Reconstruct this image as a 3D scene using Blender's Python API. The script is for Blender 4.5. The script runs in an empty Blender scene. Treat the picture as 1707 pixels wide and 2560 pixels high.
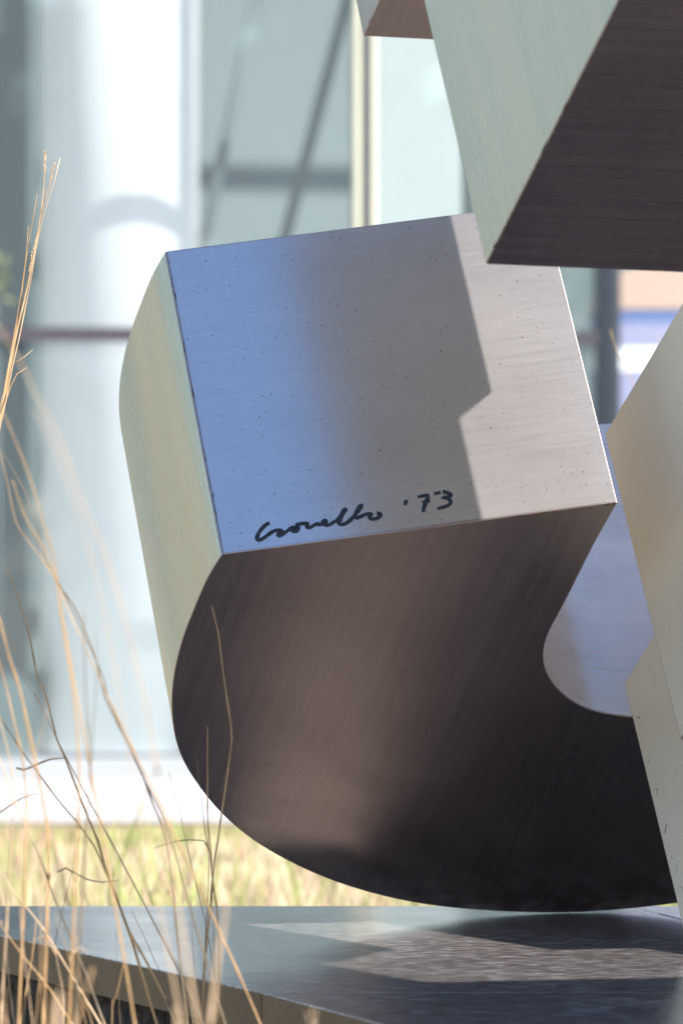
import bpy, bmesh, math, random
from mathutils import Vector, Matrix, noise as mnoise
random.seed(7)
C = bpy.context.scene.collection
R = math.radians

# ------------------------------------------------------------------ camera, sky, sun, exposure
CAM_H = 0.95                      # camera above the ground (m)
TOP = 0.45                        # top of the plinth above the ground
cam_d = bpy.data.cameras.new('camera'); cam = bpy.data.objects.new('camera', cam_d); C.objects.link(cam)
cam.location = (0, 0, CAM_H); cam.rotation_euler = (R(90), 0, 0)
cam_d.sensor_fit = 'VERTICAL'; cam_d.sensor_height = 36; cam_d.sensor_width = 24; cam_d.lens = 200
cam_d.clip_start = 0.1; cam_d.clip_end = 2000
cam_d.dof.use_dof = True; cam_d.dof.focus_distance = 6.55; cam_d.dof.aperture_fstop = 9.0
bpy.context.scene.camera = cam

SUN = Vector((0.392, -0.603, 0.695)).normalized()
world = bpy.data.worlds.new('World'); bpy.context.scene.world = world; world.use_nodes = True
wn = world.node_tree; wn.nodes.clear()
sky = wn.nodes.new('ShaderNodeTexSky'); sky.sky_type = 'NISHITA'; sky.sun_disc = False
sky.sun_elevation = math.asin(SUN.z); sky.sun_rotation = math.atan2(SUN.x, SUN.y)
sky.air_density = 1.0; sky.dust_density = 0.3; sky.ozone_density = 3.5
bg = wn.nodes.new('ShaderNodeBackground'); bg.inputs['Strength'].default_value = 0.125
wo = wn.nodes.new('ShaderNodeOutputWorld')
wn.links.new(sky.outputs[0], bg.inputs[0]); wn.links.new(bg.outputs[0], wo.inputs[0])
sun_d = bpy.data.lights.new('sun', 'SUN'); sun_d.energy = 4.2; sun_d.angle = R(0.53); sun_d.color = (1, 0.965, 0.92)
sun = bpy.data.objects.new('sun', sun_d); C.objects.link(sun)
sun.rotation_euler = SUN.to_track_quat('Z', 'Y').to_euler(); sun.location = (6, -8, 12)
vs = bpy.context.scene.view_settings
vs.view_transform = 'Standard'; vs.look = 'None'; vs.gamma = 1; vs.use_curve_mapping = False
vs.exposure = 1.15
cy = bpy.context.scene.cycles
cy.max_bounces = 10; cy.transparent_max_bounces = 12; cy.glossy_bounces = 5; cy.diffuse_bounces = 4
cy.use_denoising = True

# ------------------------------------------------------------------ helpers
F, CX, CY = 14222.0, 853.5, 1280.0
def ray(x, y): return Vector(((x-CX)/F, 1, -(y-CY)/F))
ORG = Vector((0, 0, CAM_H))
def at(x, y, Y): return ORG + ray(x, y)*Y               # a photo pixel at a distance, as a world point
AX = Vector((-3500, 14222, 17050)).normalized()          # the direction all bars of the sculpture are extruded along
C0 = ORG + ray(1370, 2283)*(0.5*F/1003)                  # where the curved bar rests on the plinth
def onp(x, y, off=0.0):                                  # a photo pixel on the profile plane shifted by off along AX
    r = ray(x, y); return ORG + r*(((C0-ORG).dot(AX)+off)/r.dot(AX))

def obj(name, bm, mat, parent=None, smooth=True):
    me = bpy.data.meshes.new(name); bm.to_mesh(me); bm.free()
    for m in (mat if isinstance(mat, (list, tuple)) else [mat]): me.materials.append(m)
    o = bpy.data.objects.new(name, me); C.objects.link(o)
    if parent is not None:
        o.parent = parent; o.matrix_parent_inverse = parent.matrix_world.inverted()
    return o
def tag(o, label=None, cat=None, group=None, kind=None):
    if label: o['label'] = label
    if cat: o['category'] = cat
    if group: o['group'] = group
    if kind: o['kind'] = kind
    return o
def thing(name, label, cat, loc, group=None):
    o = bpy.data.objects.new(name, None); C.objects.link(o); o.location = loc; o.empty_display_size = 0.1
    o.matrix_world = Matrix.Translation(loc)
    return tag(o, label, cat, group)
def add_box(bm, c, ex, ey, ez):                          # box from centre and three half-axis vectors
    c, ex, ey, ez = Vector(c), Vector(ex), Vector(ey), Vector(ez)
    vs_ = [bm.verts.new(c + ex*a + ey*b + ez*d) for a in (-1, 1) for b in (-1, 1) for d in (-1, 1)]
    for f in ((0,1,3,2), (4,6,7,5), (0,4,5,1), (2,3,7,6), (0,2,6,4), (1,5,7,3)):
        bm.faces.new([vs_[i] for i in f])
def fix(bm): bmesh.ops.recalc_face_normals(bm, faces=bm.faces[:])
def add_tube(bm, pts, rads, n=6, uvl=None, flat=None):
    pts = [Vector(p) for p in pts]; rings = []
    for i, p in enumerate(pts):
        t = (pts[min(i+1, len(pts)-1)] - pts[max(i-1, 0)]).normalized()
        ref = Vector((0, 1, 0)) if flat is None else flat
        a = t.cross(ref)
        if a.length < 1e-4: a = t.cross(Vector((1, 0, 0)))
        a.normalize(); b = a.cross(t).normalized()
        r = rads[i] if isinstance(rads, (list, tuple)) else rads
        rings.append([bm.verts.new(p + (a*math.cos(q) + b*math.sin(q)*(0.55 if flat is not None else 1))*r) for q in (2*math.pi*k/n for k in range(n))])
    for r0, r1 in zip(rings, rings[1:]):
        for k in range(n):
            f = bm.faces.new((r0[k], r0[(k+1) % n], r1[(k+1) % n], r1[k])); f.smooth = True
    bm.faces.new(rings[0][::-1]); bm.faces.new(rings[-1])
def spline(pts, step=6.0, closed=False):                 # Catmull-Rom through 2-D/3-D points
    pts = [Vector(p) for p in pts]; out = []
    for i in range(len(pts)-1):
        p1, p2 = pts[i], pts[i+1]
        p0 = pts[i-1] if i else p1*2-p2
        p3 = pts[i+2] if i+2 < len(pts) else p2*2-p1
        n = max(1, int((p2-p1).length/step))
        for k in range(n):
            t = k/n
            out.append(0.5*((2*p1) + (p2-p0)*t + (2*p0-5*p1+4*p2-p3)*t*t + (3*p1-p0-3*p2+p3)*t**3))
    out.append(pts[-1]); return out

# ------------------------------------------------------------------ materials
def mat(name):
    m = bpy.data.materials.new(name); m.use_nodes = True; nt = m.node_tree
    for n in list(nt.nodes): nt.nodes.remove(n)
    out = nt.nodes.new('ShaderNodeOutputMaterial'); b = nt.nodes.new('ShaderNodeBsdfPrincipled')
    nt.links.new(b.outputs[0], out.inputs[0]); return m, nt, b, out
def N(nt, t, **kw):
    n = nt.nodes.new('ShaderNode'+t)
    for k, v in kw.items():
        if k.startswith('i_'): n.inputs[k[2:].replace('_', ' ')].default_value = v
        else: setattr(n, k, v)
    return n
def ramp(nt, src, stops):
    r = N(nt, 'ValToRGB'); e = r.color_ramp.elements
    while len(e) < len(stops): e.new(0.5)
    for el, (p, c) in zip(e, stops):
        el.position = p; el.color = (c, c, c, 1) if not isinstance(c, tuple) else (*c, 1)
    nt.links.new(src, r.inputs[0]); return r.outputs[0]
def simple(name, col, rough=0.6, spec=0.4, var=0.15, scale=6.0, metal=0.0, bump=0.0, stretch=(1, 1, 1)):
    m, nt, b, out = mat(name)
    tc = N(nt, 'TexCoord'); mp = N(nt, 'Mapping'); mp.inputs['Scale'].default_value = stretch
    nz = N(nt, 'TexNoise', i_Scale=scale, i_Detail=6.0, i_Roughness=0.6)
    nt.links.new(tc.outputs['Object'], mp.inputs[0]); nt.links.new(mp.outputs[0], nz.inputs['Vector'])
    lo = tuple(c*(1-var) for c in col); hi = tuple(min(1, c*(1+var)) for c in col)
    nt.links.new(ramp(nt, nz.outputs[0], [(0.3, lo), (0.7, hi)]), b.inputs['Base Color'])
    b.inputs['Roughness'].default_value = rough; b.inputs['Metallic'].default_value = metal
    b.inputs['Specular IOR Level'].default_value = spec
    if bump:
        bp = N(nt, 'Bump', i_Strength=bump, i_Distance=0.01); nt.links.new(nz.outputs[0], bp.inputs['Height']); nt.links.new(bp.outputs[0], b.inputs['Normal'])
    return m
def steel(name, base=(0.60, 0.585, 0.565), rlo=0.2, rhi=0.36, streak=(3, 170), speck=0.5, aniso=0.0, arot=0.0, smudge=0.12, haze=0.0, hrough=0.5, lobe_tint=None, bands=None, wave=0.25, b2=0.13, cross=False):
    """weathered brushed stainless steel; u of the UV map runs along the brushing, in metres"""
    m, nt, b, out = mat(name); L = nt.links.new
    uv = N(nt, 'UVMap')
    mp = N(nt, 'Mapping'); mp.inputs['Scale'].default_value = (*(streak[::-1] if cross else streak), 1); L(uv.outputs[0], mp.inputs[0])
    st = N(nt, 'TexNoise', i_Scale=1.0, i_Detail=3.0, i_Roughness=0.65); L(mp.outputs[0], st.inputs['Vector'])
    mp2 = N(nt, 'Mapping'); mp2.inputs['Scale'].default_value = (streak[1]*b2, streak[0]*1.2, 1) if cross else (streak[0]*1.2, streak[1]*b2, 1); L(uv.outputs[0], mp2.inputs[0])
    st2 = N(nt, 'TexNoise', i_Scale=1.0, i_Detail=4.0, i_Roughness=0.55); L(mp2.outputs[0], st2.inputs['Vector'])
    sm = N(nt, 'TexNoise', i_Scale=5.0, i_Detail=6.0, i_Roughness=0.6); L(uv.outputs[0], sm.inputs['Vector'])
    # roughness
    a1 = N(nt, 'Math', operation='ADD'); L(st.outputs[0], a1.inputs[0]); L(st2.outputs[0], a1.inputs[1])
    a2 = N(nt, 'Math', operation='ADD'); L(a1.outputs[0], a2.inputs[0]); L(sm.outputs[0], a2.inputs[1])
    mr = N(nt, 'MapRange'); mr.inputs['From Min'].default_value = 1.1; mr.inputs['From Max'].default_value = 1.9
    mr.inputs['To Min'].default_value = rlo; mr.inputs['To Max'].default_value = rhi
    L(a2.outputs[0], mr.inputs[0]); L(mr.outputs[0], b.inputs['Roughness'])
    # base colour: faint smudges and dark flecks of grime
    d = tuple(c*(1-smudge) for c in base); h = tuple(min(1, c*(1+smudge*0.5)) for c in base)
    colr = ramp(nt, sm.outputs[0], [(0.32, d), (0.68, h)])
    if bands: colr = ramp(nt, st2.outputs[0], [(0.34, bands[0]), (0.5, bands[1]), (0.66, bands[2])])
    stv = ramp(nt, st2.outputs[0], [(0.3, 1-smudge), (0.7, 1.0)])
    mx0 = N(nt, 'MixRGB', blend_type='MULTIPLY', i_Fac=1.0); L(colr, mx0.inputs[1]); L(stv, mx0.inputs[2])
    fl = N(nt, 'TexVoronoi', i_Scale=215.0); L(uv.outputs[0], fl.inputs['Vector'])
    sr = N(nt, 'SeparateColor'); L(fl.outputs['Color'], sr.inputs[0])
    fs = N(nt, 'Math', operation='MULTIPLY_ADD'); fs.inputs[1].default_value = 0.31; fs.inputs[2].default_value = -0.03; L(sr.outputs[0], fs.inputs[0])
    fd = N(nt, 'Math', operation='SUBTRACT'); L(fs.outputs[0], fd.inputs[0]); L(fl.outputs['Distance'], fd.inputs[1])
    fm0 = ramp(nt, fd.outputs[0], [(0.0, 0.0), (0.06, 1.0)])
    fmm = N(nt, 'Math', operation='MULTIPLY'); L(fm0, fmm.inputs[0]); L(sr.outputs[1], fmm.inputs[1]); fm = fmm.outputs[0]
    vo = N(nt, 'TexVoronoi', i_Scale=26.0); vo.feature = 'F1'; L(uv.outputs[0], vo.inputs['Vector'])
    vm = ramp(nt, vo.outputs['Distance'], [(0.02, 1.0), (0.04, 0.0)])
    mxm = N(nt, 'Math', operation='MAXIMUM'); L(fm, mxm.inputs[0]); L(vm, mxm.inputs[1])
    sp = N(nt, 'Math', operation='MULTIPLY'); sp.inputs[1].default_value = speck; L(mxm.outputs[0], sp.inputs[0])
    mx = N(nt, 'MixRGB'); mx.inputs[2].default_value = (0.06, 0.045, 0.035, 1); L(sp.outputs[0], mx.inputs[0]); L(mx0.outputs[0], mx.inputs[1])
    L(mx.outputs[0], b.inputs['Base Color'])
    b.inputs['Metallic'].default_value = 1.0
    b.inputs['Anisotropic'].default_value = aniso; b.inputs['Anisotropic Rotation'].default_value = arot
    if aniso:
        tg = N(nt, 'Tangent', direction_type='UV_MAP'); L(tg.outputs[0], b.inputs['Tangent'])
    # fine relief of the brushing, gentle waviness of the plate, a few scratches
    bp = N(nt, 'Bump', i_Strength=0.06, i_Distance=0.0004); L(st.outputs[0], bp.inputs['Height'])
    wv = N(nt, 'TexNoise', i_Scale=3.0, i_Detail=1.0); L(uv.outputs[0], wv.inputs['Vector'])
    bp2 = N(nt, 'Bump', i_Strength=wave, i_Distance=0.004); L(wv.outputs[0], bp2.inputs['Height']); L(bp.outputs[0], bp2.inputs['Normal'])
    L(bp2.outputs[0], b.inputs['Normal'])
    if haze:                                              # a dull weathered second lobe, much rougher; diffuse when given its own tint
        h2 = N(nt, 'BsdfPrincipled'); h2.inputs['Metallic'].default_value = 1.0 if lobe_tint is None else 0.0; h2.inputs['Roughness'].default_value = hrough
        if lobe_tint: h2.inputs['Base Color'].default_value = (*lobe_tint, 1)
        else: L(mx.outputs[0], h2.inputs['Base Color'])
        L(bp2.outputs[0], h2.inputs['Normal'])
        ms = N(nt, 'MixShader'); ms.inputs[0].default_value = haze; L(b.outputs[0], ms.inputs[1]); L(h2.outputs[0], ms.inputs[2]); L(ms.outputs[0], out.inputs[0])
    return m

M = {}
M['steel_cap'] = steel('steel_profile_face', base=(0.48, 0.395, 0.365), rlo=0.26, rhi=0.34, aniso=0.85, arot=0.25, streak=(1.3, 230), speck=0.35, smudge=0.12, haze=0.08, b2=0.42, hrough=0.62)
M['steel_cap_dark'] = steel('steel_profile_face_dark', base=(0.36, 0.29, 0.27), rlo=0.24, rhi=0.32, aniso=0.7, arot=0.25, streak=(1.0, 260), speck=0.2, smudge=0.08, haze=0.04, hrough=0.6, b2=0.42)  # darker copy of the profile steel; the upper bar's shade is put into its colour
GB = ((0.51, 0.575, 0.54), (0.55, 0.59, 0.54), (0.585, 0.59, 0.52))
M['steel_side'] = steel('steel_side_face', rlo=0.25, rhi=0.32, aniso=0.75, arot=0.0, streak=(0.35, 130), speck=0.2, smudge=0.08, bands=GB, wave=0.08, b2=0.09)
M['steel_under'] = steel('steel_side_painted_shade', base=(0.45, 0.42, 0.40), rlo=0.25, rhi=0.33, streak=(2.5, 260), speck=0.2, smudge=0.12)  # darker copy of the side steel, the underside's shade put into its colour
M['steel_in'] = steel('steel_inner_face', base=(0.80, 0.69, 0.61), rlo=0.22, rhi=0.40, aniso=0.75, arot=0.0, streak=(2.0, 160), speck=0.15, smudge=0.22, haze=0.24, hrough=0.6, cross=True, lobe_tint=(0.85, 0.75, 0.68))
M['steel_tan_reflection'] = steel('steel_painted_tan_reflection', base=(0.66, 0.60, 0.48), rlo=0.26, rhi=0.34, streak=(1.2, 120), speck=0.1, smudge=0.10, lobe_tint=(0.84, 0.75, 0.56), haze=0.85, wave=0.1)  # warm reflection on the right bars, painted in as a tan diffuse tint
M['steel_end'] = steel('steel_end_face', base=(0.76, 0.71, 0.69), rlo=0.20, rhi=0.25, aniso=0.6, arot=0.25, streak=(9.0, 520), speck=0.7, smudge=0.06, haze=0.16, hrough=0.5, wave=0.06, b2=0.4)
M['weld'] = simple('black_weld_bead', (0.02, 0.02, 0.024), rough=0.28, spec=0.5, var=0.5, scale=300, bump=0.3)
M['slab'] = None
def slab_mat():
    m, nt, b, out = mat('dark_polished_slab'); L = nt.links.new
    tc = N(nt, 'TexCoord'); mp = N(nt, 'Mapping'); mp.inputs['Scale'].default_value = (45, 120, 45); L(tc.outputs['Object'], mp.inputs[0])
    nz = N(nt, 'TexNoise', i_Scale=1.0, i_Detail=7.0, i_Roughness=0.65); L(mp.outputs[0], nz.inputs['Vector'])
    mp2 = N(nt, 'Mapping'); mp2.inputs['Scale'].default_value = (420, 700, 420); L(tc.outputs['Object'], mp2.inputs[0])
    n2 = N(nt, 'TexNoise', i_Scale=1.0, i_Detail=4.0, i_Roughness=0.7); L(mp2.outputs[0], n2.inputs['Vector'])
    n3 = N(nt, 'TexNoise', i_Scale=4.0, i_Detail=5.0); L(tc.outputs['Object'], n3.inputs['Vector'])
    a0 = N(nt, 'Math', operation='ADD'); L(nz.outputs[0], a0.inputs[0]); L(n2.outputs[0], a0.inputs[1])
    a = N(nt, 'Math', operation='MULTIPLY'); a.inputs[1].default_value = 0.5; L(a0.outputs[0], a.inputs[0])
    L(ramp(nt, a.outputs[0], [(0.40, (0.045, 0.037, 0.034)), (0.5, (0.14, 0.12, 0.11)), (0.60, (0.50, 0.455, 0.43))]), b.inputs['Base Color'])
    mr = N(nt, 'MapRange'); mr.inputs['From Min'].default_value = 0.35; mr.inputs['From Max'].default_value = 0.65
    mr.inputs['To Min'].default_value = 0.09; mr.inputs['To Max'].default_value = 0.19
    L(n3.outputs[0], mr.inputs[0]); L(mr.outputs[0], b.inputs['Roughness'])
    b.inputs['Specular IOR Level'].default_value = 0.5
    bp = N(nt, 'Bump', i_Strength=0.13, i_Distance=0.0006); L(a.outputs[0], bp.inputs['Height']); L(bp.outputs[0], b.inputs['Normal'])
    return m
M['slab'] = slab_mat()
M['slab_edge'] = simple('bronze_brown_slab_edge', (0.066, 0.043, 0.028), rough=0.45, spec=0.5, var=0.35, scale=14, bump=0.15, stretch=(1, 1, 2))
M['base'] = simple('black_rough_base', (0.03, 0.027, 0.025), rough=0.9, spec=0.2, var=0.9, scale=30, bump=0.8)
M['brick'] = simple('dark_base_brick', (0.05, 0.045, 0.042), rough=0.9, spec=0.2, var=0.9, scale=45, bump=0.9)

# ------------------------------------------------------------------ setting
M['soil'] = simple('soil', (0.26, 0.20, 0.12), rough=1, spec=0.1, var=0.5, scale=9, bump=0.5)
M['lawn'] = simple('meadow_soil', (0.24, 0.2, 0.1), rough=1, spec=0.1, var=0.4, scale=5, bump=0.4)
M['pave'] = simple('pale_paving', (0.50, 0.465, 0.455), rough=0.8, spec=0.3, var=0.08, scale=3)
def sheet(name, pts, z, m):
    bm = bmesh.new(); bm.faces.new([bm.verts.new((x, y, z)) for x, y in pts]); fix(bm)
    for f in bm.faces:
        if f.normal.z < 0: f.normal_flip()
    return tag(obj(name, bm, m), kind='structure')
sheet('ground', [(-400, -400), (400, -400), (400, 400), (-400, 400)], 0.0, M['soil'])
sheet('meadow_ground', [(-30, 9), (30, 9), (30, 17.3), (-30, 17.3)], 0.004, M['lawn'])
YAW = R(14); FT = Vector((math.cos(YAW), math.sin(YAW), 0)); FN = Vector((-math.sin(YAW), math.cos(YAW), 0)); FO = Vector((0.0, 20.25, 0))
def fp(u, w, z): return FO + FT*u + FN*w + Vector((0, 0, z))
a_, b_ = fp(-30, 8, 0), fp(30, 8, 0)
sheet('pavement', [(-30, 17.3), (30, 17.3), (b_.x, b_.y), (a_.x, a_.y)], 0.008, M['pave'])

# ------------------------------------------------------------------ the glass building behind
M['mull'] = simple('dark_mullion', (0.028, 0.034, 0.042), rough=0.4, var=0.1)
M['trans'] = simple('plum_transom', (0.05, 0.043, 0.05), rough=0.4, var=0.1)
M['grey_sill'] = simple('grey_sill', (0.30, 0.31, 0.31), rough=0.6, var=0.06)
M['cream'] = simple('cream_frame', (0.55, 0.53, 0.40), rough=0.5, var=0.05)
M['white'] = simple('white_plaster', (0.92, 0.92, 0.92), rough=0.7, var=0.02)
M['pale'] = simple('pale_green_plaster', (0.34, 0.375, 0.365), rough=0.7, var=0.03)
M['lobby'] = simple('pale_teal_wall', (0.165, 0.20, 0.202), rough=0.8, var=0.06, scale=0.8)
M['lobby_dark'] = simple('slate_teal_panel', (0.085, 0.115, 0.118), rough=0.6, var=0.12, scale=2)
M['rod'] = simple('grey_rod', (0.17, 0.205, 0.215), rough=0.5, var=0.05)
M['floor'] = simple('lobby_floor', (0.46, 0.49, 0.49), rough=0.5, var=0.05)
def glass_mat():
    m, nt, b, out = mat('tinted_glass'); L = nt.links.new; nt.nodes.remove(b)
    tr = N(nt, 'BsdfTransparent'); tr.inputs[0].default_value = (0.978, 0.992, 0.99, 1)
    df = N(nt, 'BsdfDiffuse'); df.inputs[0].default_value = (0.64, 0.72, 0.71, 1)
    mx = N(nt, 'MixShader'); mx.inputs[0].default_value = 0.035; L(tr.outputs[0], mx.inputs[1]); L(df.outputs[0], mx.inputs[2])
    gl = N(nt, 'BsdfGlossy'); gl.inputs['Roughness'].default_value = 0.02
    lw = N(nt, 'LayerWeight', i_Blend=0.5); pw5 = N(nt, 'Math', operation='POWER'); pw5.inputs[1].default_value = 5.0; L(lw.outputs['Facing'], pw5.inputs[0])
    fr = N(nt, 'Math', operation='MULTIPLY_ADD'); fr.inputs[1].default_value = 0.95; fr.inputs[2].default_value = 0.045; L(pw5.outputs[0], fr.inputs[0]); m2 = N(nt, 'MixShader'); L(fr.outputs[0], m2.inputs[0]); L(mx.outputs[0], m2.inputs[1]); L(gl.outputs[0], m2.inputs[2])
    L(m2.outputs[0], out.inputs[0]); return m
M['glass'] = glass_mat()
bld = thing('glass_building', 'pale glass walled building with white columns behind the dry meadow', 'building', FO)
def fbox(name, u0, u1, w0, w1, z0, z1, m, parent=bld):
    bm = bmesh.new(); add_box(bm, fp((u0+u1)/2, (w0+w1)/2, (z0+z1)/2), FT*(u1-u0)/2, FN*(w1-w0)/2, (0, 0, (z1-z0)/2)); fix(bm)
    return obj(name, bm, m, parent)
ZT = [0.06, 1.575, 3.165, 4.58, 6.08, 7.58, 9.08]
MU = [-1.36, 0.085, 0.985]
mu_all = [-1.36-1.4*k for k in range(1, 15)] + MU + [0.985+1.4*k for k in range(1, 12)]
mu_all.sort()
for u in mu_all:
    fbox('mullion', u-0.014, u+0.014, -0.045, 0.06, 0.0, 9.2, M['mull'])
    fbox('frame_strip', u-0.040, u-0.0155, -0.03, 0.03, 0.0, 9.2, M['cream'] if abs(u-0.985) > .1 else M['mull'])
    fbox('frame_strip', u+0.0155, u+0.040, -0.03, 0.03, 0.0, 9.2, M['cream'] if abs(u-0.985) > .1 else M['mull'])
for z in ZT:
    for ua, ub in (((mu_all[0], 0.984), (2.386, mu_all[-1])) if abs(z-1.575) < .01 else ((mu_all[0], mu_all[-1]),)):
        fbox('transom', ua, ub, -0.026, 0.034, z-0.025, z+0.025, M['grey_sill'] if z < .1 else M['trans'])
for u0, u1 in zip(mu_all, mu_all[1:]):
    rows = list(zip(ZT, ZT[1:])) if -1.5 < u0 < .9 else ([(ZT[0], ZT[2]), (ZT[2], ZT[-1])] if u0 < 1.1 else [(ZT[0], ZT[-1])])
    for z0, z1 in rows:
        fbox('window_pane', u0+0.0405, u1-0.0405, 0.005, 0.017, z0+0.0245, z1-0.0245, M['glass'])
fbox('sill', mu_all[0], mu_all[-1], -0.075, 0.10, 0.009, 0.034, M['grey_sill'])
fbox('lobby_floor', mu_all[0], mu_all[-1], 0.11, 3.649, 0.009, 0.03, M['floor'])
fbox('back_wall', mu_all[0], mu_all[-1], 3.65, 3.95, 0.009, 9.2, M['lobby'])
fbox('roof', mu_all[0]-.3, mu_all[-1]+.3, -0.3, 5.2, 9.21, 9.5, M['white'])
def ux(x, w):                                            # facade coordinate of a photo column of pixels at depth w behind the glass
    k = (x-CX)/F; c, s = math.cos(YAW), math.sin(YAW)
    return (k*(FO.y + w*c) + w*s)/(c - k*s)
def column(u, w, r):
    bm = bmesh.new(); p = fp(u, w, 0)
    bmesh.ops.create_cone(bm, cap_ends=True, segments=64, radius1=r, radius2=r, depth=9.1, matrix=Matrix.Translation(p+Vector((0, 0, 4.6))))
    for f in bm.faces: f.smooth = abs(f.normal.z) < .5
    return obj('column', bm, M['white'], bld)
column(ux(302, 1.36), 1.36, 0.295)
for k in range(5): column(-3.6-3.0*k, 1.36, 0.295)
fbox('pilaster', ux(925, 1.5), ux(1155, 1.5), 1.5, 1.8, 0.031, 9.1, M['pale'])
fbox('wall_panel', -2.6, ux(100, 2.6), 2.6, 2.7, 0.031, 9.1, M['lobby_dark'])
fbox('wall_panel', ux(1175, 3.4), ux(1500, 3.4), 3.4, 3.5, 0.031, 9.1, M['lobby_dark'])
for (x0, y0, x1, y1, Y, r) in ((900, -120, 690, 680, 22.6, 0.024), (690, -250, 520, 560, 22.4, 0.020)):
    bm = bmesh.new(); p, q = at(x0, y0, Y), at(x1, y1, Y); d = (q-p)
    add_tube(bm, [p-d*0.35, q+d*0.6], r, 8); obj('diagonal_rod', bm, M['rod'], bld)  # two thin grey rods slanting across behind the glass
# coloured boards standing in for the street's reflection right of the dark mullion
M['peach'] = simple('peach_canvas', (0.52, 0.34, 0.26), rough=0.8, var=0.05)
M['blue'] = simple('blue_board', (0.09, 0.14, 0.34), rough=0.6, var=0.05)
M['lav'] = simple('lavender_board', (0.28, 0.27, 0.42), rough=0.6, var=0.05)
bm = bmesh.new(); c = at(1640, 772, 21.6)
arc = [(c.x + 0.24*math.cos(t), c.z + 0.17*math.sin(t)) for t in (math.pi*k/16 for k in range(17))]
fr = [bm.verts.new((x, c.y, z)) for x, z in arc]; bk = [bm.verts.new((x, c.y+0.3, z)) for x, z in arc]
for k in range(16): bm.faces.new((fr[k], fr[k+1], bk[k+1], bk[k]))
bm.faces.new(fr); bm.faces.new(bk[::-1]); bm.faces.new((fr[0], bk[0], bk[16], fr[16])); fix(bm)
can = thing('reflection_boards', 'blue and lavender boards with a peach rounded top standing in for a street reflection', 'stand', (c.x, c.y, 0.03))
obj('rounded_top', bm, M['peach'], can)
def zy(y): return at(1640, y, 21.6).z
for nm, ya, yb, m in (('blue_board', 773, 808, 'blue'), ('lavender_board', 808.5, 868, 'lav'), ('white_board', 868.5, 925, 'white'), ('lavender_board', 925.5, 1500, 'lav')):
    bm = bmesh.new(); za, zb = zy(yb), zy(ya); add_box(bm, (c.x, c.y+.15, (za+zb)/2), (0.235, 0, 0), (0, 0.14, 0), (0, 0, (zb-za)/2)); fix(bm); obj(nm, bm, M[m], can)
for dx in (-.2, .2):
    bm = bmesh.new(); add_box(bm, (c.x+dx, c.y+.15, (zy(1500)+.03)/2), (0.02, 0, 0), (0, 0.02, 0), (0, 0, (zy(1500)-.03)/2)); fix(bm); obj('leg', bm, M['rod'], can)
M['tan'] = simple('tan_stone', (0.37, 0.33, 0.26), rough=0.9, var=0.2, scale=2)
bm = bmesh.new(); add_box(bm, (-11.0, 15.2, 1.2), (6.0, -1.4, 0), (0.04, 0.17, 0), (0, 0, 1.2)); fix(bm)  # unseen wall, added so the steel's side faces mirror some tan
tag(obj('reflected_tan_wall', bm, M['tan']), 'long tan stone garden wall left of the glass building', 'wall')
# a shrub behind the glass, standing in for a plant's reflection at far left
M['leafy'] = simple('yellow_green_leaf', (0.24, 0.25, 0.09), rough=0.6, var=0.4, scale=8)
sh = thing('reflection_shrub', 'yellow green shrub behind the glass standing in for a plant reflection at the left edge', 'plant', at(2, 1950, 21.3) * 1)
sh.location.z = 0.03; sh.matrix_world = Matrix.Translation(sh.location)
bm = bmesh.new(); rr = random.Random(3)
for k in range(150):
    d = Vector((rr.gauss(0, .028), rr.gauss(0, .03), rr.gauss(0, .035)))
    p = Vector((sh.location.x-.02, sh.location.y, 1.82)) + d; a = Vector((rr.gauss(0, 1), rr.gauss(0, 1), rr.gauss(0, 1))).normalized()*0.03; b2 = a.orthogonal().normalized()*0.012
    v = [bm.verts.new(p+q) for q in (-a, b2, a, -b2)]; bm.faces.new(v)
tag(obj('foliage', bm, M['leafy'], sh), kind='stuff')
bm = bmesh.new(); add_tube(bm, [(sh.location.x, sh.location.y, .3), (sh.location.x-.02, sh.location.y, 1.8)], .012, 6); obj('stem', bm, M['lobby_dark'], sh)
bm = bmesh.new(); bmesh.ops.create_cone(bm, cap_ends=True, segments=20, radius1=.13, radius2=.17, depth=.32, matrix=Matrix.Translation((sh.location.x, sh.location.y, .195))); obj('pot', bm, M['lobby_dark'], sh)

# unseen wood added behind the viewer to dim low sky in glass and steel
M['wood'] = simple('wood_leaf', (0.06, 0.085, 0.03), rough=0.8, var=0.5, scale=0.7)
rr = random.Random(11); vv, ff = [], []
for k in range(5200):
    x = rr.uniform(-70, 70); top_ = 8+5*mnoise.noise(Vector((x*.12, 0, 3)))+2*mnoise.noise(Vector((x*.5, 5, 3)))
    z = rr.uniform(0, 1)**.8*top_; y = -34 + rr.gauss(0, 2.0) - .004*x*x
    a = Vector((rr.gauss(0, 1), rr.gauss(0, 1), rr.gauss(0, 1))).normalized()*rr.uniform(.5, 1.1); b = a.orthogonal().normalized()*rr.uniform(.4, .9)
    p = Vector((x, y, z)); n0 = len(vv); vv += [p-a, p+b, p+a, p-b]; ff.append((n0, n0+1, n0+2, n0+3))
me = bpy.data.meshes.new('sky_blocking_wood'); me.from_pydata([tuple(v) for v in vv], [], ff); me.materials.append(M['wood'])
fw = bpy.data.objects.new('sky_blocking_wood', me); C.objects.link(fw); tag(fw, 'unseen leafy wood added far behind the viewer to block low sky', 'wood', kind='stuff')

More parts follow.
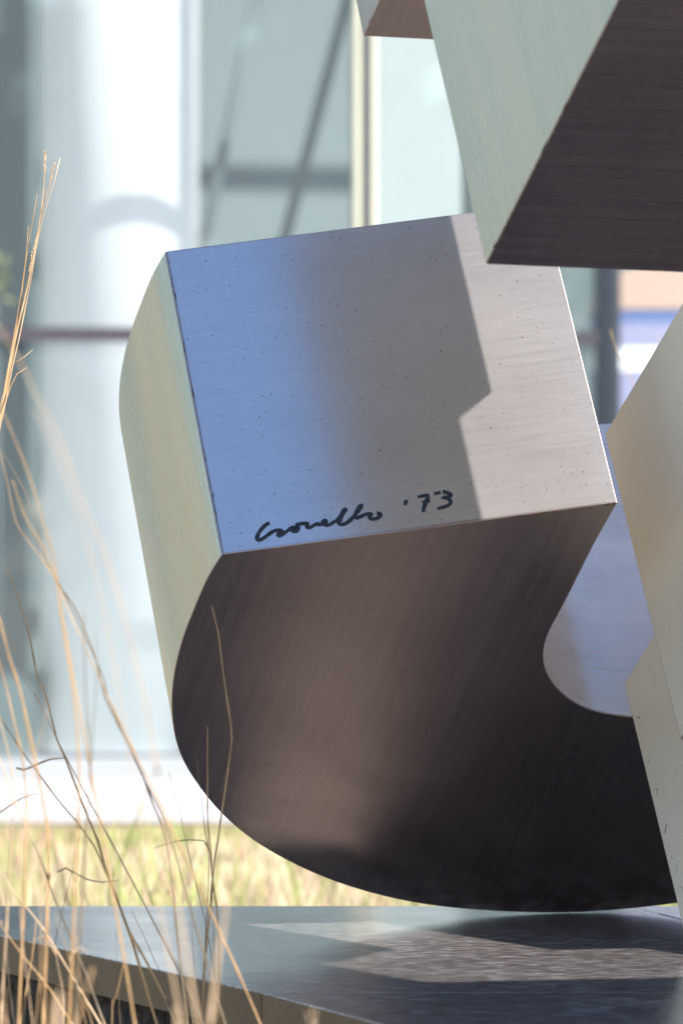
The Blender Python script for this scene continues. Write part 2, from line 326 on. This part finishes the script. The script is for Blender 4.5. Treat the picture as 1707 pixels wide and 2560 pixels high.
# ------------------------------------------------------------------ plinth
TZ = TOP
def pw(x, y):                                           # pixel on the plinth top
    r = ray(x, y); t = (TZ-CAM_H)/r.z; p = ORG + r*t; return Vector((p.x, p.y, TZ))
pl = thing('plinth', 'low dark polished stone plinth of butted slabs under the steel sculpture', 'plinth', (0.3, 6.0, 0))
nl = pw(0, 2338); nr = pw(960, 2562); jt = pw(654, 2481)
dl = (pw(654, 2481)-nl).normalized(); dr = (nr-jt).normalized()
YF = pw(800, 2265).y; YJ = jt.y; XR = 3.0
def on_edge(Y):                                          # left edge of the plinth at a depth Y
    return jt + dl*((Y-jt.y)/dl.y) if Y >= jt.y else jt + dr*((Y-jt.y)/dr.y)
G = 0.0014
def slab(poly, mats=('slab', 'slab_edge')):
    bm = bmesh.new(); th = 0.043
    top = [bm.verts.new((x, y, TZ)) for x, y in poly]; bot = [bm.verts.new((x, y, TZ-th)) for x, y in poly]
    bm.faces.new(top); bm.faces.new(bot[::-1]); n = len(poly)
    for k in range(n): bm.faces.new((top[k], bot[k], bot[(k+1) % n], top[(k+1) % n]))
    fix(bm)
    bmesh.ops.bevel(bm, geom=[e for e in bm.edges if all(abs(v.co.z-TZ) < 1e-6 for v in e.verts)], offset=0.0012, segments=1, profile=0.6, affect='EDGES')
    fix(bm)
    for f in bm.faces: f.material_index = 0 if f.normal.z > 0.5 else 1
    return obj('slab', bm, [M['slab'], M['slab_edge']], pl)
ra = pw(1590, 2270); rb = pw(1707, 2300); dj = (rb-ra)/(rb.y-ra.y)
def jx(Y): return ra.x + dj.x*(Y-ra.y)
e1, e2 = on_edge(YF), on_edge(YJ+G)
slab([(e1.x, YF), (e2.x, YJ+G), (jx(YJ+G)-G, YJ+G), (jx(YF)-G, YF)])
slab([(jx(YF)+G, YF), (jx(YJ+G)+G, YJ+G), (XR, YJ+G), (XR, YF)])
e3, e4 = on_edge(YJ-G), on_edge(4.2)
slab([(e3.x, YJ-G), (e4.x, 4.2), (XR, 4.2), (XR, YJ-G)])
# recessed base of dark bricks under the slabs
bm = bmesh.new(); inn = 0.05
poly = [(on_edge(YF-.05).x+inn, YF-.05), (on_edge(YJ).x+inn, YJ), (on_edge(4.25).x+inn, 4.25), (XR-.05, 4.25), (XR-.05, YF-.05)]
top = [bm.verts.new((x, y, TZ-.0435)) for x, y in poly]; bot = [bm.verts.new((x, y, 0.001)) for x, y in poly]
bm.faces.new(top); bm.faces.new(bot[::-1])
for k in range(5): bm.faces.new((top[k], bot[k], bot[(k+1) % 5], top[(k+1) % 5]))
fix(bm); obj('base', bm, M['base'], pl)
def brick_run(p, q):
    d = (q-p); Ln = d.length; d.normalize(); nrm = Vector((d.y, -d.x, 0))
    if nrm.x > 0: nrm = -nrm
    for row in range(6):
        z = TZ-.047-.032-row*.068; s = -0.1*(row % 2)
        while s < Ln:
            s0, s1 = max(s, 0), min(s+.205, Ln)
            if s1-s0 > .03:
                bm = bmesh.new(); j = random.uniform(0, .006)
                add_box(bm, p+d*(s0+s1)/2+nrm*(.004+j)+Vector((0, 0, z)), d*(s1-s0)/2, nrm*.012, (0, 0, .0305))
                for v in bm.verts: v.co += Vector((random.uniform(-1, 1), random.uniform(-1, 1), random.uniform(-1, 1)))*.0015
                fix(bm); obj('brick', bm, M['brick'], pl)
            s += .214
v2 = lambda t: Vector((t[0], t[1], 0))
brick_run(v2(poly[0]), v2(poly[1])); brick_run(v2(poly[1]), v2(poly[2]))

# ------------------------------------------------------------------ the sculpture
scu = thing('steel_sculpture', 'big brushed stainless steel sculpture of square section bars with a black signature', 'sculpture', C0)
def prism(name, prof, s0, s1, cap_dir, end=None, bev=0.0025, side='steel_side', inner=(), cap='steel_cap'):
    """prof: world points on one profile plane; extruded from s0 to s1 along AX. end=(i): index of the edge that is an end face."""
    bm = bmesh.new(); uvl = bm.loops.layers.uv.new('UVMap'); n = len(prof)
    fr = [bm.verts.new(p + AX*s0) for p in prof]; bk = [bm.verts.new(p + AX*s1) for p in prof]
    caps = [bm.faces.new(fr), bm.faces.new(bk[::-1])]
    cd = cap_dir.normalized(); cp = AX.cross(cd).normalized()
    for f in caps:
        f.material_index = 0
        for l in f.loops: l[uvl].uv = (l.vert.co.dot(cd), l.vert.co.dot(cp))
    acc = 0.0
    for k in range(n):
        a, b = prof[k], prof[(k+1) % n]; ln = (b-a).length
        f = bm.faces.new((fr[k], fr[(k+1) % n], bk[(k+1) % n], bk[k])); f.smooth = True
        isend = end is not None and k in end
        f.material_index = 2 if isend else (3 if k in inner else 1)
        vals = ((acc, s0), (acc+ln, s0), (acc+ln, s1), (acc, s1))
        for l, (c_, s_) in zip(f.loops, vals):
            l[uvl].uv = (c_, s_) if isend else (s_, c_)
        acc += ln
    fix(bm)
    ed = [e for e in bm.edges if len(e.link_faces) == 2 and e.calc_face_angle() > R(24)]
    bmesh.ops.bevel(bm, geom=ed, offset=bev, segments=2, profile=0.5, affect='EDGES', clamp_overlap=True)
    for f in bm.faces: f.smooth = True
    for e in bm.edges:
        if len(e.link_faces) == 2 and e.calc_face_angle() > R(24): e.smooth = False
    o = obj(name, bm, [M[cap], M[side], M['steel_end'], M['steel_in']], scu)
    md = o.modifiers.new('weighted', 'WEIGHTED_NORMAL'); md.keep_sharp = True; md.weight = 80
    return o
D = 0.472
left = [(555.5,1386),(526,1430),(505,1474),(482,1532),(458,1589),(443,1647),(432,1699),(428,1757),(431,1809),(439,1856),(456,1903),(482,1945),
        (521,2000),(560,2042),(610,2086),(668,2125),(746,2167),(825,2201),(903,2227),(1008,2253),(1112,2269),(1235,2279),(1344,2283),(1452,2282),(1594,2271),(1694,2259),(1800,2238),(1900,2205),(2000,2150)]
right = [(2000,1640),(1900,1735),(1800,1775),(1720,1791),(1640,1796),(1577,1794),(1548,1791),(1505,1784),(1463,1772),(1420,1748),(1390,1723),(1369,1695),(1356,1661),(1354,1627),(1365,1593),(1390,1546),(1420,1491),(1454,1423),(1488,1355),(1522,1295),(1544.5,1255)]
L3 = [(x, y, 0) for x, y in left]; R3 = [(x, y, 0) for x, y in right]
def smooth_px(pts, it=3):
    p = spline(pts, 12.0)
    for _ in range(it):
        p = [p[0]] + [(p[i-1]+p[i]*2+p[i+1])/4 for i in range(1, len(p)-1)] + [p[-1]]
    return p
Lp, Rp = smooth_px(L3, 12), smooth_px(R3, 8)
prof = [onp(v.x, v.y) for v in Lp] + [onp(v.x, v.y) for v in Rp]
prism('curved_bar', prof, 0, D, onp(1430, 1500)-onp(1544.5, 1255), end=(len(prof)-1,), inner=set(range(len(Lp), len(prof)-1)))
BL, BR = onp(555.5, 1386), onp(1544.5, 1255)
E1 = (BR-BL).normalized(); NS = E1.cross(AX).normalized()
if NS.y > 0: NS = -NS

# straight bars: the photo shows their lower left corners; the rest runs on out of the picture
def plane_pt(Y, x, y): return at(x, y, Y)
def offs(p): return (p-C0).dot(AX)
# upper bar
pU = at(1213, 662.5, 5.775); oU = offs(pU)
uUp = (onp(1545, 0, oU)-pU).normalized(); uR = (onp(1707, 683, oU)-pU).normalized()
def shadow_to(K, off):                                   # from a shadow point towards the sun up to the profile plane off
    t = (off-offs(K))/SUN.dot(AX); return K + SUN*t, t
def on_end(x, y): r = ray(x, y); return ORG + r*((BL-ORG).dot(NS)/r.dot(NS))
K3 = pw(925, 2375)
# right edge of the upper bar: the A-parallel edge whose shadow passes through K (in the plane spanned by pU,uR)
def right_edge(K, base, dir_):
    # find a so that base+dir_*a lies in the plane through K spanned by SUN and AX
    nn = SUN.cross(AX); return (K-base).dot(nn)/dir_.dot(nn)
wU = right_edge(on_end(1190, 1230), pU, uR)
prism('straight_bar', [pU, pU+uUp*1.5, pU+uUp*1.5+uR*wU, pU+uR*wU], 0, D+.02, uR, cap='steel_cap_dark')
# small bar at the top edge
pT = at(908, 92, 6.18); oT = offs(pT)
tUp = (onp(949, 0, oT)-pT).normalized(); tR = (onp(1086, 101, oT)-pT).normalized(); wT = right_edge(on_end(1230, 985), pT, tR)
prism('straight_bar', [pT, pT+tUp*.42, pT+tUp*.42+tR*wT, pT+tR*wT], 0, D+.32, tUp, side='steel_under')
# right bar in front
pP = at(1632.7, 1584.5, 6.576); oP = offs(pP)
pUp = (onp(1707, 790)-onp(1515.5, 1112)).normalized(); pRt = (BR-BL).normalized()
prism('straight_bar', [pP, pP+pUp*1.5, pP+pUp*1.5+pRt*.6, pP+pRt*.6], -0.158, 0.308, pRt, side='steel_tan_reflection')
pB = pP+pUp*1.3+pRt*.11
prism('straight_bar', [pB, pB+pUp*.5, pB+pUp*.5+pRt*.5, pB+pRt*.5], 0.300, 0.80, pRt)  # unseen bar added to keep the sun off the inner curve
# lower right foot bar
pQ = onp(1558, 1709, -0.006)
qUp = (onp(1632.7, 1584.5)-onp(1558, 1709)).normalized()
hq = (pQ.z-TOP)/AX.z
prism('straight_bar', [pQ, pQ+qUp*0.5, pQ+qUp*0.5+Vector((.5, 0.02, 0)), pQ+Vector((.5, 0.02, 0))], -hq, 0, pRt, side='steel_tan_reflection')

# unseen bars added above and right of the picture to shadow the plinth's front
K5 = pw(1060, 2455); vF = K5 + SUN*2.2; hx = pRt
prism('straight_bar', [vF, vF - hx*0.46, vF - hx*0.46 + uUp*1.2, vF + uUp*1.2], -0.1, 0.472, hx)
prism('straight_bar', [vF - hx*.2, vF + hx*1.6, vF + hx*1.6 + uUp*0.9, vF - hx*.2 + uUp*.9], -0.46, 0.0, hx)

# signature: welded beads on the end face
def sig_pts(lst, ox, oy, sc): return [on_end(ox+x*sc, oy+y*sc) for x, y in lst]
word = [[(235,298),(205,305),(170,335),(135,375),(108,420),(98,460),(110,480),(150,470),(190,445),(235,410),(285,380),(330,372),(362,378),(345,400),(325,420),(340,432),(375,415),(420,385),(470,350),(500,338),(478,362),(495,385),(525,382),(545,345),(530,310),(560,305),(610,298),(645,300),(640,325),(660,348),(700,330),(745,305),(790,310),(830,295),(850,272),(828,265),(815,290),(835,315),(880,315),(930,285),(980,255),(1020,205),(1065,145),(1040,150),(1020,200),(1000,255),(990,290),(1015,310),(1060,300),(1110,265),(1160,210),(1205,150),(1235,100),(1215,115),(1185,165),(1165,215),(1180,240),(1225,225),(1275,200),(1330,192),(1345,200),(1320,225),(1345,250),(1395,245),(1440,215),(1435,190),(1400,188)]]
def bead(bm, pts):                                       # a weld bead: thickness wavers along the stroke
    p = spline(pts, 0.0011); add_tube(bm, p, [0.0026*(1+0.28*mnoise.noise(q*170)) for q in p], 8, flat=NS)
bm = bmesh.new(); bead(bm, sig_pts(word[0], 620, 1240, 360/1568)); sg = obj('signature', bm, M['weld'], scu)
sc2 = 160/1568
for nm, strokes in (('apostrophe', [[(250,400),(215,500)]]), ('numeral_seven', [[(525,315),(640,295),(770,268),(760,360),(720,470),(680,580),(665,675)], [(640,450),(730,435),(825,410)]]),
                    ('numeral_three', [[(930,235),(1010,220),(1090,205)], [(1140,200),(1200,195),(1290,230),(1335,265),(1300,310),(1220,325),(1145,330),(1230,345),(1310,390),(1330,460),(1270,525),(1150,565),(1010,605)]])):
    bm = bmesh.new()
    for s_ in strokes: bead(bm, sig_pts(s_, 990, 1210, sc2))
    obj(nm, bm, M['weld'], sg)

# grime and rust gathered along the welded edges
M['grime'] = simple('edge_grime', (0.07, 0.045, 0.03), rough=0.9, spec=0.1, var=0.5, scale=60)
def grime(a, b, n, off, seed, rmax=0.0007):
    rr = random.Random(seed); bm = bmesh.new(); d = b-a
    for k in range(n):
        t = rr.random(); l = rr.uniform(.002, .016)/d.length; p, q = a+d*t+off*rr.uniform(.5, 1.6), a+d*min(1, t+l)+off*rr.uniform(.5, 1.6)
        r = rmax*rr.uniform(.15, 1)**2.5+.0001; add_tube(bm, [p, (p+q)/2+off*rr.uniform(-.6, .6), q], [r*.4, r, r*.3], 5)
    obj('edge_grime', bm, M['grime'], scu)
TL, TR = BL+AX*D, BR+AX*D
grime(BL, TL, 34, E1*.0016, 1, .0007); grime(BL+E1*.3, BR, 24, AX*-.0002-NS*.0022, 2, .0006)
grime(pU, pU+uUp*.8, 8, AX*.0012, 5, .0005); grime(pT, pT+tUp*.3, 8, AX*.0014, 8, .0005)
grime(pQ+qUp*.006, pQ+qUp*.006-AX*hq, 11, qUp*.010, 7, .0011)

# ------------------------------------------------------------------ grass
M['straw'] = simple('dry_straw', (0.46, 0.28, 0.13), rough=0.6, spec=0.3, var=0.35, scale=25)
M['straw_pale'] = simple('pale_straw', (0.58, 0.40, 0.24), rough=0.6, spec=0.3, var=0.3, scale=25)
M['straw_dark'] = simple('dark_straw', (0.20, 0.15, 0.09), rough=0.7, spec=0.3, var=0.35, scale=25)
def stem(parent, px, Y, w, m, Y2=None, root=True, wt=None, name='stem'):
    """px: photo pixels from tip to foot, w: width in photo pixels near the foot; continued down to the ground"""
    n = len(px); pts = []
    for i, (x, y) in enumerate(px):
        yy = Y if Y2 is None else Y2 + (Y-Y2)*i/(n-1)
        pts.append(at(x, y, yy))
    if root:
        a, b = pts[-2], pts[-1]; d = (b-a).normalized(); d.z = min(d.z, -0.3)
        foot = b + d*((b.z-0.0)/-d.z)*0.6; foot.z = b.z*0.4; pts.append(foot); pts.append(Vector((foot.x+d.x*.03, foot.y, -0.01)))
    k = sum((pts[i+1]-pts[i]).length for i in range(len(pts)-1))
    sp = spline(pts, max(0.008, k/90)); m_ = len(sp); r0 = w*Y/F/2*0.8
    rads = []
    for i in range(m_):
        t = i/(m_-1); r = r0*(0.35+0.65*min(1, t*2.2))
        if i % 17 == 9: r *= 1.5
        rads.append(r)
    bm = bmesh.new(); add_tube(bm, sp, rads, 6); return obj(name, bm, M[m], parent)
def head(parent, x, y, Y, dx, dy, n, m='straw_pale'):    # a thin seed head: small husks along a line
    bm = bmesh.new(); rr = random.Random(int(x*7+y))
    for k in range(n):
        t = k/n; p = at(x+dx*t, y+dy*t, Y); d = (at(x+dx, y+dy, Y)-p).normalized() if t < .99 else Vector((0, 0, -1))
        a = (-d + Vector((rr.uniform(-.5, .5), rr.uniform(-.5, .5), 0)))*0.0045; b = a.orthogonal().normalized()*0.0009; c = a.cross(b).normalized()*0.0008
        v = [bm.verts.new(p+q) for q in (a*0, a*.5+b, a*.5+c, a*.5-b, a*.5-c, a*1.1)]
        for f in ((0,1,2),(0,2,3),(0,3,4),(0,4,1),(5,2,1),(5,3,2),(5,4,3),(5,1,4)): bm.faces.new([v[i] for i in f])
    tag(obj('seed_head', bm, M[m], parent), kind='stuff')
GRP = 'dry grass tufts in front of the plinth'
def tuft(label, x, Y, group=GRP):
    p = at(x, 1280, Y); return tag(thing('grass_tuft', label, 'grass tuft', (p.x, p.y, 0), group), kind='thing')
t1 = tuft('tallest straw tuft at the left edge with thin seed heads reaching highest', -60, 6.35)
stem(t1, [(114,387),(113,430),(107,500),(96,580),(78,680),(60,760),(45,820),(27,900),(12,985),(-10,1110),(-60,1500),(-90,2200)], 6.35, 8, 'straw_pale')
stem(t1, [(136,416),(122,470),(103,540),(88,620),(70,710),(52,790),(38,860),(20,960),(2,1060),(-30,1300),(-80,1900)], 6.35, 8, 'straw')
stem(t1, [(151,395),(138,450),(114,525),(95,600),(80,690),(62,780),(48,850),(36,900),(14,1010),(-20,1200),(-70,1800)], 6.33, 6, 'straw_pale')
stem(t1, [(94,485),(84,545),(72,610),(62,680),(52,760),(38,840),(20,930),(4,1030),(-25,1230),(-80,1900)], 6.36, 6, 'straw')
stem(t1, [(72,565),(66,640),(58,700),(46,780),(30,870),(10,980),(-15,1120),(-70,1700)], 6.34, 5, 'straw')
stem(t1, [(84,873),(62,892),(42,905)], 6.34, 3, 'straw_pale', root=False, name='leaf'); stem(t1, [(70,918),(44,934),(28,965),(14,1010)], 6.34, 4, 'straw', root=False, name='leaf')
head(t1, 114, 384, 6.35, -2, 50, 14); head(t1, 136, 414, 6.35, -8, 40, 10); head(t1, 90, 600, 6.35, -20, 90, 10)
t2 = tuft('very blurred arching straw tuft closest to the camera at the left', 330, 4.3)
stem(t2, [(-60,740),(0,823),(61,922),(88,984),(153,1106),(214,1278),(245,1336),(279,1431),(318,1569),(355,1720),(390,1900),(420,2100)], 4.1, 9, 'straw_pale')
stem(t2, [(86,1026),(128,1100),(180,1240),(230,1400),(275,1600),(310,1800)], 4.2, 7, 'straw_pale')
t3 = tuft('arching tuft of crossing brown stems before the white column', 440, 5.3)
stem(t3, [(-20,990),(11,1037),(57,1144),(88,1232),(111,1317),(134,1385),(144,1458),(152,1530),(161,1584),(176,1680),(190,1791),(199,1925),(196,2060),(190,2200)], 5.0, 9, 'straw')
stem(t3, [(-10,1105),(27,1164),(69,1240),(98,1330),(126,1428),(184,1512),(215,1580),(245,1661),(262,1740),(321,1862),(357,1938),(384,2014),(411,2081),(429,2193),(440,2300)], 5.5, 7, 'straw_dark')
stem(t3, [(30,1200),(62,1290),(100,1370),(152,1465),(223,1612),(259,1693),(272,1746),(321,1862),(362,1950),(402,2030),(435,2120),(465,2230)], 5.5, 6, 'straw_dark')
stem(t3, [(0,1130),(18,1200),(38,1297),(50,1324),(96,1385),(140,1450),(170,1520),(205,1600)], 5.4, 6, 'straw')
stem(t3, [(33,1200),(52,1262),(80,1320),(112,1370),(140,1440),(150,1500)], 5.1, 8, 'straw')
stem(t3, [(210,1530),(212,1640),(216,1760),(226,1890),(222,2000),(212,2110),(206,2230)], 4.9, 9, 'straw_dark')
stem(t3, [(240,1570),(243,1680),(235,1800),(228,1920)], 4.9, 6, 'straw_dark')
t4 = tuft('thick orange straw tuft cut off by the left edge', 120, 5.2)
stem(t4, [(-40,1420),(0,1550),(22,1635),(49,1720),(76,1836),(94,1925),(107,1996),(120,2081),(122,2180),(118,2300)], 5.2, 12, 'straw')
stem(t4, [(-20,1590),(0,1657),(18,1724),(36,1804),(58,1903),(67,2014),(66,2110),(60,2260)], 5.3, 10, 'straw')
stem(t4, [(-30,1690),(0,1800),(24,1890),(36,1990),(30,2100)], 5.3, 8, 'straw_pale')
t5 = tuft('tall tuft of sharp straw stems leaning left over the plinth edge', 380, 5.9)
stem(t5, [(18,1418),(44,1490),(69,1569),(80,1620),(95,1695),(112,1729),(134,1813),(143,1849),(165,1898),(192,1970),(223,2050),(246,2104),(262,2165),(283,2221),(305,2280),(327,2341),(360,2450),(392,2558)], 5.9, 9, 'straw')
stem(t5, [(0,1540),(30,1600),(62,1690),(100,1760),(134,1830)], 5.9, 6, 'straw_pale')
stem(t5, [(-5,1785),(58,1880),(107,1947),(150,2005),(192,2054),(237,2117),(262,2172),(289,2232),(316,2313),(370,2411),(414,2498),(440,2560)], 5.85, 9, 'straw')
stem(t5, [(-20,1850),(0,1898),(27,1970),(50,2030),(76,2086),(103,2150),(136,2243),(180,2351),(218,2439),(261,2558)], 5.7, 9, 'straw_pale')
stem(t5, [(-20,2150),(0,2183),(60,2259),(114,2330),(180,2439),(250,2558)], 5.6, 10, 'straw_pale')
stem(t5, [(-20,2280),(0,2308),(54,2384),(120,2466),(180,2558)], 5.5, 9, 'straw')
stem(t5, [(92,2300),(80,2400),(62,2500),(52,2560)], 5.6, 8, 'straw'); stem(t5, [(67,2345),(70,2440),(60,2560)], 5.7, 6, 'straw_dark')
stem(t5, [(165,1894),(125,1898),(85,1915),(60,1925),(42,1920)], 5.9, 7, 'straw_pale', root=False, name='leaf')
stem(t5, [(98,1983),(54,1996),(0,2032)], 5.9, 5, 'straw', root=False, name='leaf')
stem(t5, [(300,2200),(255,2205),(210,2195),(165,2170),(145,2180)], 5.9, 6, 'straw_pale', root=False, name='leaf')
t6 = tuft('thin brown tuft with a bent tallest stem before the dark curved face', 520, 5.95)
stem(t6, [(529,1512),(537,1545),(545,1577),(552,1630),(558,1679),(571,1769),(578,1815),(580,1849),(567,1947),(561,1990),(554,2037),(545,2100),(536,2160),(525,2280),(512,2411),(506,2558)], 5.95, 8, 'straw')
stem(t6, [(519,1816),(519,1880),(519,1947),(520,2059),(525,2130),(531,2193),(545,2313),(550,2558)], 5.95, 7, 'straw')
stem(t6, [(492,1894),(497,1950),(504,1996),(512,2070),(522,2148),(518,2280),(510,2420)], 5.95, 5, 'straw_dark')
stem(t6, [(423,1930),(436,1985),(451,2037),(468,2115),(487,2197),(500,2250),(512,2297),(534,2422),(545,2550)], 5.95, 4, 'straw_dark')
stem(t6, [(384,2121),(429,2106),(473,2099),(509,2101),(527,2130),(530,2170)], 5.95, 4, 'straw_dark', root=False, name='leaf')
stem(t6, [(520,2055),(528,2120),(532,2250),(536,2400)], 5.93, 5, 'straw')
t7 = tuft('short thick blurred straw stubs at the bottom edge near the camera', 440, 3.4)
stem(t7, [(568,2235),(562,2300),(545,2395),(526,2558),(510,2700)], 4.0, 26, 'straw_pale')
stem(t7, [(150,2478),(146,2540),(140,2640)], 3.6, 30, 'straw_pale'); stem(t7, [(444,2515),(446,2580),(450,2680)], 3.7, 20, 'straw_pale')
stem(t7, [(126,2490),(124,2560),(120,2640)], 3.7, 14, 'straw'); stem(t7, [(232,2420),(218,2480),(192,2558),(170,2640)], 4.2, 16, 'straw'); stem(t7, [(10,2470),(14,2560),(16,2640)], 4.4, 10, 'straw')
stem(t7, [(778,2518),(784,2560),(786,2640)], 4.6, 6, 'straw_pale'); stem(t7, [(764,2530),(776,2580),(784,2660)], 4.6, 5, 'straw_pale'); stem(t7, [(792,2522),(790,2570),(788,2640)], 4.6, 5, 'straw_pale')
t8 = tuft('two thin blurred stems behind the sculpture before the dark window frame', 1620, 8.9, 'grass behind the plinth')
stem(t8, [(1525,824),(1543,881),(1584,963),(1640,1100),(1690,1300),(1720,1700),(1730,2400)], 8.9, 7, 'straw'); stem(t8, [(1641,834),(1649,855),(1668,930),(1700,1100),(1735,1500),(1750,2400)], 9.0, 6, 'straw')

rr = random.Random(21)
for par, xa, xb, Ya, Yb, nn_, la in ((t5, -40, 420, 5.3, 5.9, 7, 480), (t3, -30, 330, 4.9, 5.5, 4, 600), (t4, -60, 120, 5.0, 5.4, 6, 800), (t6, 380, 600, 5.85, 5.95, 5, 330)):
    for k in range(nn_):
        x0 = rr.uniform(xa, xb); ln = la*rr.uniform(.35, 1); lean = rr.uniform(-.5, .12); cv = rr.uniform(-.15, .25); Y = rr.uniform(Ya, Yb); yb = 2560; n_ = 7
        pts = [(x0 + lean*ln*(1-i/n_) + cv*ln*(1-i/n_)**2 + rr.uniform(-3, 3), yb - ln*(1-i/n_)) for i in range(n_+1)]
        stem(par, pts, Y, rr.uniform(3, 5.5), rr.choice(['straw', 'straw_dark', 'straw_dark', 'straw_pale']))
        if rr.random() < .35:
            q = pts[3]; sgn = rr.choice([-1, 1]); l2 = rr.uniform(25, 70)
            stem(par, [(q[0]+sgn*l2, q[1]-l2*rr.uniform(.1, .8)), (q[0]+sgn*l2*.5, q[1]-l2*.75), (q[0]+sgn*2, q[1]-8), q], Y, 5, 'straw_pale', root=False, name='leaf')

# meadow behind the plinth: nobody could count the blades
def meadow(name, mats, n, ylo, yhi, hlo, hhi, seed, label):
    rr = random.Random(seed); verts, faces, mi = [], [], []
    for k in range(n):
        y = rr.uniform(ylo, yhi); x = rr.uniform(-1, 1)*(1.6 if rr.random() < .75 else 5); hs = max(.12, (17.2-y)/7.5)
        cl = mnoise.noise(Vector((x*1.6, y*0.9, seed)))
        if cl < -0.25 and rr.random() < .6: continue
        h = rr.uniform(hlo, hhi)*(1+0.9*cl)*hs*.88*(1.6 if rr.random() < .03 else 1); w = rr.uniform(.003, .007); a = rr.uniform(0, 6.28); ln = rr.uniform(-.35, .35)*h; lo = rr.uniform(-.25, .25)*h
        dx, dy = math.cos(a)*w, math.sin(a)*w; b = len(verts)
        verts += [(x-dx, y-dy, 0), (x+dx, y+dy, 0), (x+ln*.4+dx*.8, y+lo*.4+dy*.8, h*.55), (x+ln*.4-dx*.8, y+lo*.4-dy*.8, h*.55), (x+ln, y+lo, h)]
        faces += [(b, b+1, b+2, b+3), (b+3, b+2, b+4)]
        g = 1 if (cl + rr.uniform(-.35, .35)) > 0.13 else 0
        if rr.random() < .14: g = 2
        mi += [g, g]
    me = bpy.data.meshes.new(name); me.from_pydata(verts, [], faces); me.update()
    for m in mats: me.materials.append(m)
    me.polygons.foreach_set('material_index', mi)
    o = bpy.data.objects.new(name, me); C.objects.link(o); return tag(o, label, 'grass', kind='stuff')
M['g_dry'] = simple('dry_meadow_blade', (0.60, 0.48, 0.31), rough=0.8, spec=0.2, var=0.3, scale=4)
M['g_green'] = simple('green_meadow_blade', (0.34, 0.35, 0.13), rough=0.7, spec=0.2, var=0.3, scale=4)
M['g_pink'] = simple('russet_meadow_blade', (0.52, 0.30, 0.22), rough=0.8, spec=0.2, var=0.3, scale=4)
meadow('meadow_grass', [M['g_dry'], M['g_green'], M['g_pink']], 26000, 9.2, 16.6, .10, .36, 4, 'blurred dry and green meadow grass between plinth and paving')
